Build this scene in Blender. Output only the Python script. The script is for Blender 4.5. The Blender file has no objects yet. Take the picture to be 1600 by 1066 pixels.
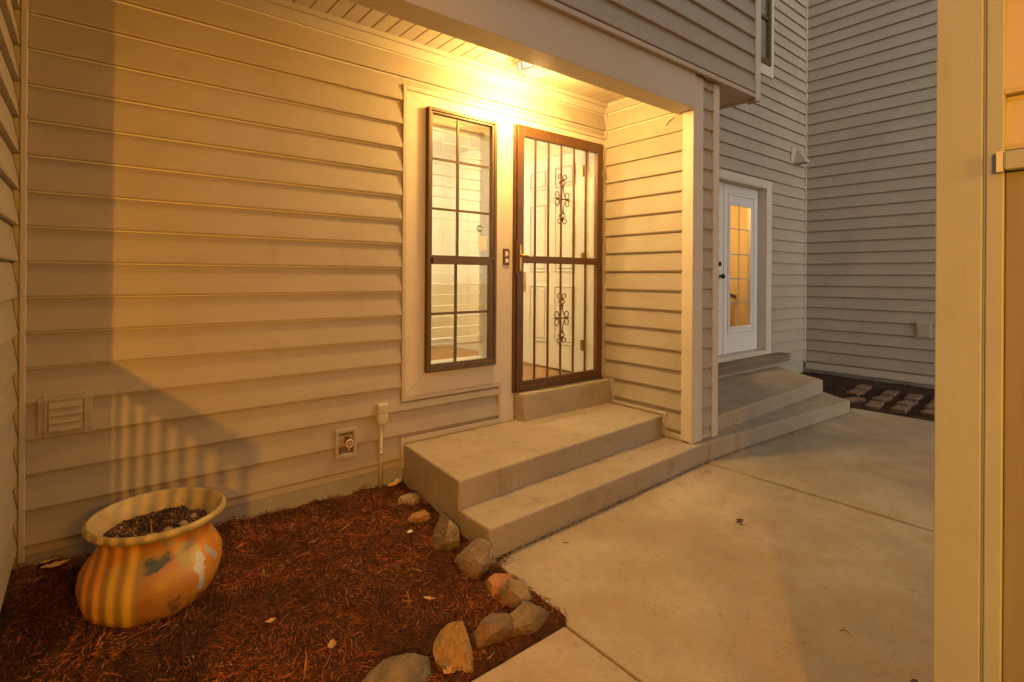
import bpy, bmesh, math, random
import numpy as np
from mathutils import Vector, Matrix, noise
random.seed(7); np.random.seed(7)
R = math.radians
sc = bpy.context.scene
col = sc.collection

# ------------------------------------------------------------ camera, sky, sun, exposure
cd = bpy.data.cameras.new('camera'); cam = bpy.data.objects.new('camera', cd); col.objects.link(cam)
F, ROLL, ANG = 817.6, R(0.35), math.atan2(1013, 817.6)
fw = Vector((math.cos(ANG), math.sin(ANG), 0)); rt = Vector((math.sin(ANG), -math.cos(ANG), 0)); up = Vector((0, 0, 1))
cx = rt*math.cos(ROLL) + up*math.sin(ROLL); cy = -rt*math.sin(ROLL) + up*math.cos(ROLL)
m = Matrix((cx, cy, -fw)).transposed().to_4x4(); m.translation = Vector((0, -3.105, 1.45))
cam.matrix_world = m
cd.sensor_width = 36; cd.lens = F/1600*36; cd.shift_y = -(533-432.5)/1600
cd.clip_start = 0.05; cd.clip_end = 500
sc.camera = cam

w = bpy.data.worlds.new("World"); sc.world = w; w.use_nodes = True
wn = w.node_tree.nodes; wl = w.node_tree.links
bg = wn['Background']; bg.inputs[1].default_value = 0.098
sky = wn.new('ShaderNodeTexSky'); sky.sky_type = 'NISHITA'; sky.sun_disc = False
sky.sun_elevation = R(14); sky.sun_rotation = R(200)
hs = wn.new('ShaderNodeHueSaturation'); hs.inputs['Saturation'].default_value = 0.10
tn = wn.new('ShaderNodeMix'); tn.data_type = 'RGBA'; tn.blend_type = 'MULTIPLY'; tn.inputs[0].default_value = 1; tn.inputs[7].default_value = (1, .92, .80, 1)
wl.new(sky.outputs[0], hs.inputs['Color']); wl.new(hs.outputs[0], tn.inputs[6]); wl.new(tn.outputs[2], bg.inputs[0])

sl = bpy.data.lights.new('sun', 'SUN'); sl.energy = 0.05; sl.angle = R(20); sl.color = (1, .95, .88)
so = bpy.data.objects.new('sun', sl); col.objects.link(so); so.rotation_euler = (R(76), 0, R(20))

sc.view_settings.view_transform = 'Standard'; sc.view_settings.look = 'None'
sc.view_settings.exposure = 1.5; sc.view_settings.gamma = 1
sc.cycles.max_bounces = 8; sc.cycles.use_denoising = True
PORCH_W = 42.0; LAMP_COL = (1.0, 0.57, 0.16)
YARD_W = 100.0

# ------------------------------------------------------------ materials
def mat(name, color, rough=.6, metal=0, spec=.4, bump=None, var=None, coat=0, emis=None, estr=0):
    """bump=(scale, strength, distance); var=(scale, colour2, lo, hi, stretch)"""
    M = bpy.data.materials.new(name); M.use_nodes = True
    n = M.node_tree.nodes; l = M.node_tree.links; p = n['Principled BSDF']
    p.inputs['Base Color'].default_value = (*color, 1); p.inputs['Roughness'].default_value = rough
    p.inputs['Metallic'].default_value = metal; p.inputs['Specular IOR Level'].default_value = spec
    if coat: p.inputs['Coat Weight'].default_value = coat; p.inputs['Coat Roughness'].default_value = .15
    if emis: p.inputs['Emission Color'].default_value = (*emis, 1); p.inputs['Emission Strength'].default_value = estr
    tc = n.new('ShaderNodeTexCoord')
    if var:
        vs = var if isinstance(var, list) else [var]
        cur = None
        for v in vs:
            mp = n.new('ShaderNodeMapping'); mp.inputs['Scale'].default_value = v[4] if len(v) > 4 else (1, 1, 1)
            l.new(tc.outputs['Object'], mp.inputs[0])
            t = n.new('ShaderNodeTexNoise'); t.inputs['Scale'].default_value = v[0]; t.inputs['Detail'].default_value = 6
            t.inputs['Roughness'].default_value = .65
            l.new(mp.outputs[0], t.inputs['Vector'])
            r = n.new('ShaderNodeValToRGB'); r.color_ramp.elements[0].position = v[2]; r.color_ramp.elements[1].position = v[3]
            l.new(t.outputs[0], r.inputs[0])
            mx = n.new('ShaderNodeMix'); mx.data_type = 'RGBA'
            l.new(r.outputs[0], mx.inputs[0])
            if cur is None: mx.inputs[6].default_value = (*color, 1)
            else: l.new(cur, mx.inputs[6])
            mx.inputs[7].default_value = (*v[1], 1); cur = mx.outputs[2]
        l.new(cur, p.inputs['Base Color'])
    if bump:
        bs = bump if isinstance(bump, list) else [bump]
        prev = None
        for b in bs:
            mp = n.new('ShaderNodeMapping'); mp.inputs['Scale'].default_value = b[3] if len(b) > 3 else (1, 1, 1)
            l.new(tc.outputs['Object'], mp.inputs[0])
            t = n.new('ShaderNodeTexNoise'); t.inputs['Scale'].default_value = b[0]; t.inputs['Detail'].default_value = 5
            l.new(mp.outputs[0], t.inputs['Vector'])
            bn = n.new('ShaderNodeBump'); bn.inputs['Strength'].default_value = b[1]; bn.inputs['Distance'].default_value = b[2]
            l.new(t.outputs[0], bn.inputs['Height'])
            if prev: l.new(prev, bn.inputs['Normal'])
            prev = bn.outputs[0]
        l.new(prev, p.inputs['Normal'])
    return M

SID = mat('vinyl_siding', (.37, .325, .265), .46, spec=.35, bump=[(1.6, .45, .014, (1, 1, 3)), (60, .15, .002, (.15, .15, 6))],
          var=[(1.7, (.325, .28, .225), .42, .72), (7, (.29, .24, .185), .60, .82, (1, 1, .5)), (3.2, (.40, .355, .295), .60, .8, (.4, .4, 5)), (90, (.27, .22, .17), .70, .80)])
TRIM = mat('trim_paint', (.58, .52, .44), .5, bump=[(3, .2, .01), (90, .1, .002)], var=(3, (.53, .47, .39), .4, .75))
TRIMD = mat('trim_channel', (.45, .395, .325), .5, bump=(40, .1, .002))
BEAMM = mat('beam_cladding', (.50, .455, .39), .5, bump=[(1.5, .3, .012), (80, .08, .002)], var=(2, (.47, .42, .36), .4, .7))
SOFF = mat('soffit_vinyl', (.47, .41, .33), .5, bump=(30, .1, .002))
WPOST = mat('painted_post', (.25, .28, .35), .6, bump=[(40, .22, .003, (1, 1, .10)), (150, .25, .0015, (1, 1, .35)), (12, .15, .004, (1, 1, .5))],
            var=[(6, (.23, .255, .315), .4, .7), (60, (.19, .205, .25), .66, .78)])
CONC = mat('step_concrete', (.40, .335, .25), .85, spec=.2,
           var=[(6, (.47, .42, .37), .60, .78, (1, 1, .22)), (8, (.27, .22, .17), .58, .78, (1, 1, .18)), (2.2, (.33, .27, .195), .4, .75), (9, (.26, .205, .14), .56, .76), (40, (.19, .15, .10), .62, .74), (110, (.26, .21, .15), .58, .70), (220, (.52, .46, .38), .60, .68)],
           bump=[(14, .45, .008), (120, .8, .003)])
PATIO = mat('patio_concrete', (.47, .395, .285), .85, spec=.2,
            var=[(1.1, (.32, .25, .165), .40, .68), (4.2, (.40, .295, .18), .46, .70), (15, (.25, .195, .135), .60, .80), (48, (.19, .145, .10), .64, .72), (110, (.25, .20, .145), .58, .70), (230, (.56, .50, .41), .60, .68)],
            bump=[(9, .4, .008), (120, .8, .003), (40, .4, .004, (1, .15, 1))])
FOUND = mat('foundation_concrete', (.36, .34, .30), .9, var=[(5, (.29, .27, .22), .4, .7), (30, (.20, .18, .14), .68, .8)], bump=[(50, .4, .004)])
BRONZE = mat('bronze_aluminium', (.125, .060, .024), .34, metal=.35, spec=.5, bump=(70, .05, .002), var=(12, (.16, .085, .038), .5, .8))
BRONZEW = mat('window_bronze', (.13, .085, .045), .42, metal=.25, bump=(70, .05, .002))
BRASS = mat('brass', (.62, .36, .10), .3, metal=.9)
BRASSD = mat('aged_brass', (.30, .17, .06), .4, metal=.8)
DARK = mat('dark_gap', (.02, .015, .01), .9)
WHITE = mat('white_door_paint', (.66, .66, .68), .4, bump=(40, .05, .002))
IWALL = mat('interior_paint', (.74, .70, .60), .7)
IFLOOR = mat('oak_floor', (.36, .19, .07), .35, var=(30, (.26, .12, .04), .4, .7, (.1, 3, 1)))
BLIND = mat('blind_slat', (.80, .76, .66), .5)
PLAST = mat('weathered_plastic', (.40, .345, .27), .55, var=(20, (.30, .25, .19), .5, .8), bump=(60, .1, .002))
PLASTL = mat('outlet_plastic', (.52, .48, .40), .5, var=(40, (.36, .31, .25), .55, .8))
WOODS = mat('weathered_timber', (.24, .19, .145), .8, var=[(9, (.115, .08, .055), .4, .7, (1, 14, 14)), (40, (.28, .22, .17), .62, .8, (1, 10, 10))], bump=(30, .5, .006, (1, 12, 12)))
PAVER = mat('clay_paver', (.22, .14, .09), .9, var=[(12, (.14, .085, .055), .4, .7)], bump=(60, .5, .004))
SOIL = mat('dark_soil', (.045, .026, .014), 1, var=(60, (.09, .05, .03), .4, .7), bump=(50, 1, .02))
LEAFM = mat('dry_leaf', (.48, .29, .11), .7, var=(30, (.33, .17, .06), .4, .7), bump=(60, .3, .004))
PAPER = mat('white_scrap', (.70, .66, .60), .7)
STICKER = mat('sticker_white', (.70, .70, .66), .6)
STICKB = mat('sticker_blue', (.16, .27, .33), .5)
TWIG = mat('twig_bark', (.09, .055, .03), .9)
DGLASSB = mat('dark_room', (.03, .03, .032), .8)
IRON = mat('black_iron', (.02, .018, .016), .5, metal=.5)

def glass(name, tint=(.97, .98, .96), refl=1.0, rough=.02):
    M = bpy.data.materials.new(name); M.use_nodes = True
    n = M.node_tree.nodes; l = M.node_tree.links; n.clear()
    o = n.new('ShaderNodeOutputMaterial'); mx = n.new('ShaderNodeMixShader'); tr = n.new('ShaderNodeBsdfTransparent'); gl = n.new('ShaderNodeBsdfGlossy')
    lw = n.new('ShaderNodeLayerWeight'); lw.inputs[0].default_value = .5
    pw = n.new('ShaderNodeMath'); pw.operation = 'POWER'; pw.inputs[1].default_value = 4.0; l.new(lw.outputs['Facing'], pw.inputs[0])
    mm = n.new('ShaderNodeMath'); mm.operation = 'MULTIPLY_ADD'; mm.inputs[1].default_value = .55*refl; mm.inputs[2].default_value = .045*refl; mm.use_clamp = True
    tr.inputs[0].default_value = (*tint, 1); gl.inputs['Roughness'].default_value = rough
    l.new(pw.outputs[0], mm.inputs[0]); l.new(mm.outputs[0], mx.inputs[0]); l.new(tr.outputs[0], mx.inputs[1]); l.new(gl.outputs[0], mx.inputs[2]); l.new(mx.outputs[0], o.inputs[0])
    return M
GLASS = glass('window_glass', refl=1.3); GLASSD = glass('far_door_glass', (.92, .92, .9), 1.5)

def emit(name, c, s):
    M = bpy.data.materials.new(name); M.use_nodes = True
    n = M.node_tree.nodes; l = M.node_tree.links; n.clear()
    o = n.new('ShaderNodeOutputMaterial'); e = n.new('ShaderNodeEmission'); e.inputs[0].default_value = (*c, 1); e.inputs[1].default_value = s
    l.new(e.outputs[0], o.inputs[0]); return M
LAMPG = emit('lit_frosted_glass', (1, .86, .58), .40)
TUBE = emit('lit_ceiling_strip', (1, .85, .55), 9)

# ------------------------------------------------------------ mesh helpers
class MB:
    def __init__(s): s.v = []; s.f = []
    def add(s, vs, fs):
        o = len(s.v); s.v += [tuple(v) for v in vs]; s.f += [tuple(i+o for i in f) for f in fs]; return s
    def box(s, x0, x1, y0, y1, z0, z1):
        return s.add([(x0,y0,z0),(x1,y0,z0),(x1,y1,z0),(x0,y1,z0),(x0,y0,z1),(x1,y0,z1),(x1,y1,z1),(x0,y1,z1)],
                     [(3,2,1,0),(4,5,6,7),(0,1,5,4),(1,2,6,5),(2,3,7,6),(3,0,4,7)])
    def prism(s, top, zb):
        n = len(top); vs = [(p[0], p[1], zb) for p in top] + [tuple(p) for p in top]
        return s.add(vs, [tuple(range(n-1, -1, -1)), tuple(range(n, 2*n))] + [(i, (i+1) % n, n+(i+1) % n, n+i) for i in range(n)])
    def tube(s, pts, r, k=8, closed=False):
        pts = [Vector(p) for p in pts]; n = len(pts); rr = r if isinstance(r, (list, tuple)) else [r]*n
        base = len(s.v); prev = None
        for i, p in enumerate(pts):
            t = (pts[min(i+1, n-1)] - pts[max(i-1, 0)]).normalized()
            if prev is None:
                a = Vector((0, 0, 1)) if abs(t.z) < .9 else Vector((1, 0, 0)); u = t.cross(a).normalized()
            else:
                u = (prev - t*prev.dot(t)).normalized()
            prev = u; v = t.cross(u)
            for j in range(k):
                a = 2*math.pi*j/k; q = p + (u*math.cos(a) + v*math.sin(a))*rr[i]; s.v.append(tuple(q))
        for i in range(n-1):
            for j in range(k):
                a = base+i*k+j; b = base+i*k+(j+1) % k; s.f.append((a, b, b+k, a+k))
        s.f.append(tuple(base+j for j in range(k))[::-1]); s.f.append(tuple(base+(n-1)*k+j for j in range(k)))
        return s
    def lathe(s, prof, c=(0, 0), k=48, shear=None):
        base = len(s.v)
        for (r, z) in prof:
            ox, oy = shear(z) if shear else (0, 0)
            for j in range(k):
                a = 2*math.pi*j/k; s.v.append((c[0]+ox+r*math.cos(a), c[1]+oy+r*math.sin(a), z))
        for i in range(len(prof)-1):
            for j in range(k):
                a = base+i*k+j; b = base+i*k+(j+1) % k; s.f.append((a, b, b+k, a+k))
        return s
    def build(s, name, m, parent=None, smooth=False, bevel=0, seg=2, loc=None):
        me = bpy.data.meshes.new(name); me.from_pydata(s.v, [], s.f); me.validate(); me.update()
        bm = bmesh.new(); bm.from_mesh(me); bmesh.ops.recalc_face_normals(bm, faces=bm.faces); bm.to_mesh(me); bm.free()
        me.materials.append(m); o = bpy.data.objects.new(name, me); col.objects.link(o)
        if loc:                                          # put the origin at loc, geometry stays
            me.transform(Matrix.Translation(-Vector(loc))); o.location = loc
        if parent:
            o.parent = parent; o.location = Vector(o.location) - parent.location
        if smooth:
            for p in me.polygons: p.use_smooth = True
        if bevel:
            b = o.modifiers.new('bevel', 'BEVEL'); b.width = bevel; b.segments = seg; b.limit_method = 'ANGLE'; b.angle_limit = R(35)
        return o

def tag(o, label=None, cat=None, group=None, kind=None):
    if label: o['label'] = label
    if cat: o['category'] = cat
    if group: o['group'] = group
    if kind: o['kind'] = kind
    return o
def empty(name, loc, label=None, cat=None, group=None):
    o = bpy.data.objects.new(name, None); col.objects.link(o); o.location = loc; o.empty_display_size = .1
    return tag(o, label, cat, group)

ZK, EXP = .264, .155
def siding(mb, axis, c, sgn, a0, a1, z0, z1, off=0.0, exp=EXP, th=.024):
    """lap courses on the plane axis=c facing sgn, running a0..a1, between z0 and z1"""
    k = math.floor((z0-ZK-off)/exp+1e-6)
    zz = ZK+off+k*exp
    def P(a, out, z): return (a, c+sgn*out, z) if axis == 'y' else (c+sgn*out, a, z)
    while zz < z1-1e-6:
        b, t = max(zz, z0), min(zz+exp, z1)
        rnd = random.Random(int(zz*1000)//310*7+int(abs(a0)*100)+int(abs(c)*37))
        segs = [a0]; L = a1-a0
        if L > 2.2:
            q = a0+rnd.uniform(.8, 2.6)
            while q < a1-.5: segs.append(q); q += rnd.uniform(1.9, 3.4)
        segs.append(a1)
        for si in range(len(segs)-1):
            s0, s1 = segs[si], segs[si+1]; e = .0012*(si % 2)
            if si: s0 -= .012 if e else 0
            wob = [(s0+(s1-s0)*i/6, .0012*noise.noise(Vector(((s0+(s1-s0)*i/6)*2.1, zz*9, c)))) for i in range(7)]
            for (u0, w0), (u1, w1) in zip(wob, wob[1:]):
                ob = .002+th*(1-(b-zz)/exp)+e; ot = .002+th*(1-(t-zz)/exp)+e
                tip = min(b+.007, t); otip = .002+th*(1-(tip-zz)/exp)+e
                mb.add([P(u0, ob-.003, b+w0), P(u1, ob-.003, b+w1), P(u1, otip, tip+w1), P(u0, otip, tip+w0), P(u1, ot, t), P(u0, ot, t),
                        P(u0, -.002, b+w0), P(u1, -.002, b+w1), P(u1, ot+.0004, t-.009), P(u0, ot+.0004, t-.009), P(u1, -.010, t+.001), P(u0, -.010, t+.001)],
                       [(6, 7, 1, 0), (0, 1, 2, 3), (3, 2, 8, 9), (9, 8, 10, 11)])
            mb.add([P(s0, -.002, b), P(s0, ob, b), P(s0, ot, t), P(s0, -.002, t)], [(0, 1, 2, 3)])
            mb.add([P(s1, -.002, b), P(s1, ob, b), P(s1, ot, t), P(s1, -.002, t)], [(0, 1, 2, 3)])
        zz += exp
    return mb

# ------------------------------------------------------------ ground, patio, beds
g = MB().add([(-80, -80, -.03), (80, -80, -.03), (80, 80, -.03), (-80, 80, -.03)], [(0, 1, 2, 3)]).build('ground', SOIL); tag(g, kind='structure')

def slab(name, pts, label):
    mb = MB().prism(pts, -.02)
    o = mb.build(name, PATIO, bevel=.006, seg=2); return tag(o, label, kind='structure')
slab('patio', [(1.56, -1.02, .045), (1.535, -1.56, .042), (1.51, -1.60, .042), (1.51, -6, .03), (3.735, -6, .03), (3.66, -.93, .040), (1.60, -1.035, .045)],
     'concrete patio slab in front of the porch steps')
slab('patio', [(3.672, -.935, .045), (3.748, -6, .036), (6.75, -6, .036), (6.41, -1.01, .055), (6.2, -1.06, .053)], 'concrete patio slab beyond the joint')
slab('patio', [(1.498, -1.60, .042), (1.498, -6, .03), (-1.5, -6, .03), (-1.5, -1.62, .042)], 'concrete patio slab at the edge of the mulch bed')

def mh(x, y):
    t = max(0, min(1, (y+1.55)/1.5)); s = t*t*(3-2*t)
    wallh = .165 - .055*max(0, min(1, (x+.2)/1.7))
    ex = 1.560+.022*noise.noise(Vector((0, y*8, 5))) if y < -1.0 else 1.70
    e = max(0, min(1, (ex-x)/.03)); e2 = max(0, min(1, (y+1.600+.02*noise.noise(Vector((x*8, 0, 7))))/.03))
    b = .055 + (wallh-.055)*s
    b += .026*noise.noise(Vector((x*3.1, y*3.1, 1))) + .020*noise.noise(Vector((x*11, y*11, 4)))
    return .015 + (b-.015)*e**.5*e2**.5
def field(name, x0, x1, y0, y1, nx, ny, fn, m, inside=None):
    vs = []; fs = []
    for j in range(ny+1):
        for i in range(nx+1):
            x = x0+(x1-x0)*i/nx; y = y0+(y1-y0)*j/ny; vs.append((x, y, fn(x, y)))
    for j in range(ny):
        for i in range(nx):
            a = j*(nx+1)+i; fs.append((a, a+1, a+nx+2, a+nx+1))
    mb = MB(); mb.v = vs; mb.f = fs; return mb.build(name, m, smooth=True)
MULB = mat('mulch_base', (.045, .015, .006), 1, var=(45, (.12, .042, .012), .4, .65), bump=[(70, 1, .02), (200, 1, .008)])
o = field('mulch_bed', -.30, 1.60, -1.60, .0, 150, 130, mh, MULB); tag(o, kind='structure')

def island_mat(name, cols, rough=.8):
    M = bpy.data.materials.new(name); M.use_nodes = True
    n = M.node_tree.nodes; l = M.node_tree.links; p = n['Principled BSDF']
    ge = n.new('ShaderNodeNewGeometry'); r = n.new('ShaderNodeValToRGB'); cr = r.color_ramp
    cr.elements[0].position = cols[0][0]; cr.elements[0].color = (*cols[0][1], 1)
    cr.elements[1].position = cols[-1][0]; cr.elements[1].color = (*cols[-1][1], 1)
    for pos, c in cols[1:-1]:
        e = cr.elements.new(pos); e.color = (*c, 1)
    tc = n.new('ShaderNodeTexCoord'); t = n.new('ShaderNodeTexNoise'); t.inputs['Scale'].default_value = 5; t.inputs['Detail'].default_value = 5
    l.new(tc.outputs['Object'], t.inputs['Vector'])
    r2 = n.new('ShaderNodeValToRGB'); r2.color_ramp.elements[0].position = .36; r2.color_ramp.elements[0].color = (.34, .32, .34, 1); r2.color_ramp.elements[1].position = .60
    mx = n.new('ShaderNodeMix'); mx.data_type = 'RGBA'; mx.blend_type = 'MULTIPLY'; mx.inputs[0].default_value = 1
    l.new(t.outputs[0], r2.inputs[0]); l.new(ge.outputs['Random Per Island'], r.inputs[0]); l.new(r.outputs[0], mx.inputs[6]); l.new(r2.outputs[0], mx.inputs[7])
    l.new(mx.outputs[2], p.inputs['Base Color']); p.inputs['Roughness'].default_value = rough
    p.inputs['Specular IOR Level'].default_value = .2
    return M
CHIP = island_mat('mulch_chips', [(0, (.03, .009, .004)), (.2, (.15, .036, .010)), (.5, (.31, .080, .017)), (.84, (.38, .125, .030)), (.955, (.46, .22, .07)), (1, (.62, .40, .18))])
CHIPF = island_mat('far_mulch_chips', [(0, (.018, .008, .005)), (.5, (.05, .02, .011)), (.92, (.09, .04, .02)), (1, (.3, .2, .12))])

def chips(name, n, sample, hf, m, lmin, lmax, wmin, wmax, lift=.012, tilt=.45):
    mb_v = []; mb_f = []
    for i in range(n):
        x, y = sample()
        L = random.uniform(lmin, lmax)*(random.random()**1.2*.8+.35); W = random.uniform(wmin, wmax); T = W*.45
        a = random.uniform(0, math.pi); pt = random.gauss(0, tilt)
        # clumped grain: neighbouring shreds lie roughly together
        a = a*.55 + math.pi*noise.noise(Vector((x*5, y*5, 9)))*1.4
        d = Vector((math.cos(a)*math.cos(pt), math.sin(a)*math.cos(pt), math.sin(pt))); s = Vector((-math.sin(a), math.cos(a), random.uniform(-.4, .4))).normalized()
        u = d.cross(s)
        c = Vector((x, y, hf(x, y)+random.random()*lift+abs(math.sin(pt))*L*.3)); bend = u*random.uniform(-.12, .12)*L
        pts = [(c-d*L/2, .35), (c+bend, 1), (c+d*L/2, .3)]
        b = len(mb_v)
        for p, k in pts:
            mb_v.append(tuple(p+s*W*k*.5)); mb_v.append(tuple(p-s*W*k*.5)); mb_v.append(tuple(p+u*T*k))
        for q in (0, 3):
            mb_f.append((b+q, b+q+1, b+q+4, b+q+3)); mb_f.append((b+q+1, b+q+2, b+q+5, b+q+4)); mb_f.append((b+q+2, b+q, b+q+3, b+q+5))
    me = bpy.data.meshes.new(name); me.from_pydata(mb_v, [], mb_f); me.update(); me.materials.append(m)
    o = bpy.data.objects.new(name, me); col.objects.link(o); return o
def s_main():
    while True:
        x, y = random.uniform(-.235, 1.62), random.uniform(-1.65, -.01)
        sp = abs(random.gauss(0, .016)) if y < -1.04 else 0
        if x > 1.535 + sp + .03*noise.noise(Vector((y*9, 0, 0))): continue
        if y < -1.575 - sp + .03*noise.noise(Vector((x*9, 3, 0))): continue
        return x, y
o = chips('mulch_chips', 40000, s_main, mh, CHIP, .008, .036, .0010, .0034, lift=.016); tag(o, 'red-brown shredded bark mulch in the bed under the wall', kind='stuff')
o = chips('mulch_chips', 1100, s_main, mh, CHIP, .03, .085, .003, .008, lift=.024, tilt=.28); tag(o, 'larger bark shreds lying on the mulch bed', kind='stuff')

def fh(x, y): return .045 + .02*noise.noise(Vector((x*4, y*4, 2))) + .10*max(0, min(1, (x-7.3)/.8))*.5
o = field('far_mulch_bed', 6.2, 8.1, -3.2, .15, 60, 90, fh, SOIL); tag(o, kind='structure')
def s_far():
    while True:
        x, y = random.uniform(6.3, 8.1), random.uniform(-3.0, .12)
        if x < 6.47-.09*(y+1): continue
        return x, y
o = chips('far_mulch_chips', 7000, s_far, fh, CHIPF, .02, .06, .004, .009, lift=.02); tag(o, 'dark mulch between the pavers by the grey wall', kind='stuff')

# debris along the joint where the steps meet the slab
def s_joint():
    t = random.random()
    if random.random() < .12: return random.gauss(1.60, .03), random.gauss(-1.06, .025)
    x = 1.62 + 4.5*t; y = -1.035+.10*min(1, (x-1.6)/2.05) if x < 3.66 else -.93-.135*(x-3.66)/2.5
    return x, y - abs(random.gauss(0, .012 if x < 3.6 else .028))
o = chips('joint_debris', 1500, s_joint, lambda x, y: .048, CHIPF, .005, .022, .0015, .004, lift=.004, tilt=.15); tag(o, 'dirt and leaf crumbs in the joint below the steps', kind='stuff')
def s_pat(): return random.uniform(1.6, 6.2), random.uniform(-3.4, -1.1)
o = chips('patio_grit', 200, s_pat, lambda x, y: .046, CHIPF, .004, .016, .0012, .003, lift=.002, tilt=.1); tag(o, 'scattered specks of grit on the patio', kind='stuff')

# ------------------------------------------------------------ concrete steps
def solid(mb, name, m, parent, bevel=.013, disp=.0055, cut=.05):
    o = mb.build(name, m, parent)
    bm = bmesh.new(); bm.from_mesh(o.data)
    bmesh.ops.bevel(bm, geom=[e for e in bm.edges], offset=bevel, segments=3, affect='EDGES', profile=.6)
    for _ in range(2):
        long_e = [e for e in bm.edges if e.calc_length() > cut]
        if long_e: bmesh.ops.subdivide_edges(bm, edges=long_e, cuts=max(1, min(12, int(max(e.calc_length() for e in long_e)/cut/2))), use_grid_fill=True)
    bmesh.ops.triangulate(bm, faces=[f for f in bm.faces if len(f.verts) > 4])
    bm.normal_update()
    for v in bm.verts:
        n1 = noise.noise(v.co*7); n2 = noise.noise(v.co*28+Vector((3, 1, 7)))
        v.co += v.normal*(n1*disp+n2*disp*.45)
    bm.to_mesh(o.data); bm.free()
    for p in o.data.polygons: p.use_smooth = True
    return o
st = empty('porch_steps', (2.5, -.5, .04), 'tan concrete porch steps below the barred security door', 'steps')
solid(MB().prism([(1.597, -.005, .357), (1.54, -.757, .357), (3.545, -.632, .357), (3.545, -.005, .357)], -.02), 'landing', CONC, st)
solid(MB().prism([(1.541, -.742, .203), (1.542, -1.03, .20), (3.715, -.925, .187), (3.715, -.60, .187)], -.02), 'tread', CONC, st)
solid(MB().prism([(2.523, -.004, .563), (2.555, -.098, .563), (3.54, -.102, .563), (3.54, -.004, .563)], .34), 'threshold_curb', CONC, st, bevel=.01)
fs = empty('far_steps', (5, -.5, .05), 'grey concrete steps leading up to the white glazed door', 'steps')
solid(MB().prism([(3.722, -.60, .187), (3.722, -.925, .187), (6.22, -1.065, .172), (6.47, -.70, .172)], -.02), 'tread', CONC, fs)
solid(MB().prism([(3.8, .12, .31), (3.8, -.82, .31), (6.418, -.729, .31), (7.02, .12, .31)], -.02), 'landing', CONC, fs)
solid(MB().box(5.2, 7.2, .03, .15, .30, .352), 'curb', CONC, fs, bevel=.008)

ds = empty('timber_doorstep', (6.3, .1, .35), 'weathered timber step under the white glazed door', 'doorstep')
MB().box(5.2, 7.265, -.015, .15, .352, .408).build('lower_board', WOODS, ds, bevel=.006)
MB().box(5.2, 7.25, -.03, .15, .411, .452).build('upper_board', WOODS, ds, bevel=.006)

# ------------------------------------------------------------ near house
H = empty('town_house', (1.5, 0, 0), 'tan vinyl-sided house with a lit recessed porch and overhanging upper storey', 'house')
YB = .12
core = MB()
WX0, WX1, WZ0, WZ1 = 1.775, 2.295, .835, 2.555
DX0, DX1, DZ0, DZ1 = 2.515, 3.50, .565, 2.612
core.box(-.36, WX0, .0, YB, -.02, 3.1); core.box(WX0, WX1, .0, YB, -.02, WZ0); core.box(WX0, WX1, .0, YB, WZ1, 3.1)
core.box(WX1, DX0, .0, YB, -.02, 3.1); core.box(DX0, DX1, .0, YB, -.02, DZ0); core.box(DX0, DX1, .0, YB, DZ1, 3.1)
core.box(DX1, 3.70, .0, YB, -.02, 3.1)
core.build('wall_core', IWALL, H)
MB().box(-.36, 1.60, -.0035, .0, -.02, .222).build('foundation', FOUND, H)
s = MB()
siding(s, 'y', 0, -1, -.215, 1.572, .256, 2.892)
siding(s, 'y', 0, -1, 1.572, 3.545, 2.70, 2.892)
siding(s, 'y', 0, -1, 1.572, 2.372, .395, .632)
s.build('siding', SID, H)
b = MB(); b.box(-.215, 1.60, -.010, -.002, .222, .258); b.build('starter_strip', TRIMD, H)
# frieze and crown under the porch ceiling
f = MB(); f.box(-.215, 3.545, -.020, .001, 2.890, 2.952); f.box(-.215, 3.56, -.034, .001, 2.953, 2.990); f.build('frieze', TRIMD, H, bevel=.002)
# casing around window and door
cz = MB()
cz.box(1.602, 1.745, -.016, .0, .662, 2.664); cz.box(1.745, 2.33, -.016, .0, 2.585, 2.664)
cz.box(1.745, 2.33, -.016, .0, .662, .800); cz.box(2.33, 2.497, -.016, .0, .662, 2.664)
cz.box(2.392, 2.517, -.016, .0, .36, .662); cz.box(2.497, 3.545, -.016, .0, 2.614, 2.664)
cz.box(3.497, 3.545, -.016, .0, .565, 2.614)
cz.build('casing', TRIM, H, bevel=.0015, seg=1)
jc = MB()
jc.box(1.576, 1.601, -.024, .0, .634, 2.694); jc.box(1.601, 3.545, -.024, .0, 2.665, 2.694); jc.box(1.601, 2.391, -.024, .0, .634, .661)
jc.box(2.366, 2.391, -.024, .0, .40, .6335); jc.box(1.60, 2.391, -.024, .0, .362, .398); jc.box(1.572, 1.599, -.024, .0, .20, .398)
jc.build('trim_channel', TRIMD, H, bevel=.002)
# mitre lines in the casing
for (xa, za, xb, zb) in ((1.602, 2.664, 1.745, 2.587), (1.602, .662, 1.745, .80)):
    d = Vector((xb-xa, 0, zb-za)).normalized(); nrm = Vector((-d.z, 0, d.x))*.0007
    ml = MB(); ml.add([(xa-nrm.x, -.0165, za-nrm.z), (xb-nrm.x, -.0165, zb-nrm.z), (xb+nrm.x, -.0165, zb+nrm.z), (xa+nrm.x, -.0165, za+nrm.z)], [(0, 1, 2, 3)]); ml.build('mitre_joint', DARK, H)

# corner post at the left
MB().box(-.236, -.213, -.026, .0, .20, 3.0).build('inside_corner_post', SOFF, H, bevel=.004)
# left wing wall (faces +x)
lw = siding(MB(), 'x', -.262, 1, -1.20, -.0, .20, 5.2, th=.024); lw.build('siding', SID, H)
MB().box(-.36, -.266, -1.20, -.004, -.02, 5.2).build('wall_core', IWALL, H)
MB().box(-.37, -.236, -1.235, -1.2, -.02, 5.2).build('corner_post', TRIM, H, bevel=.004)

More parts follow.
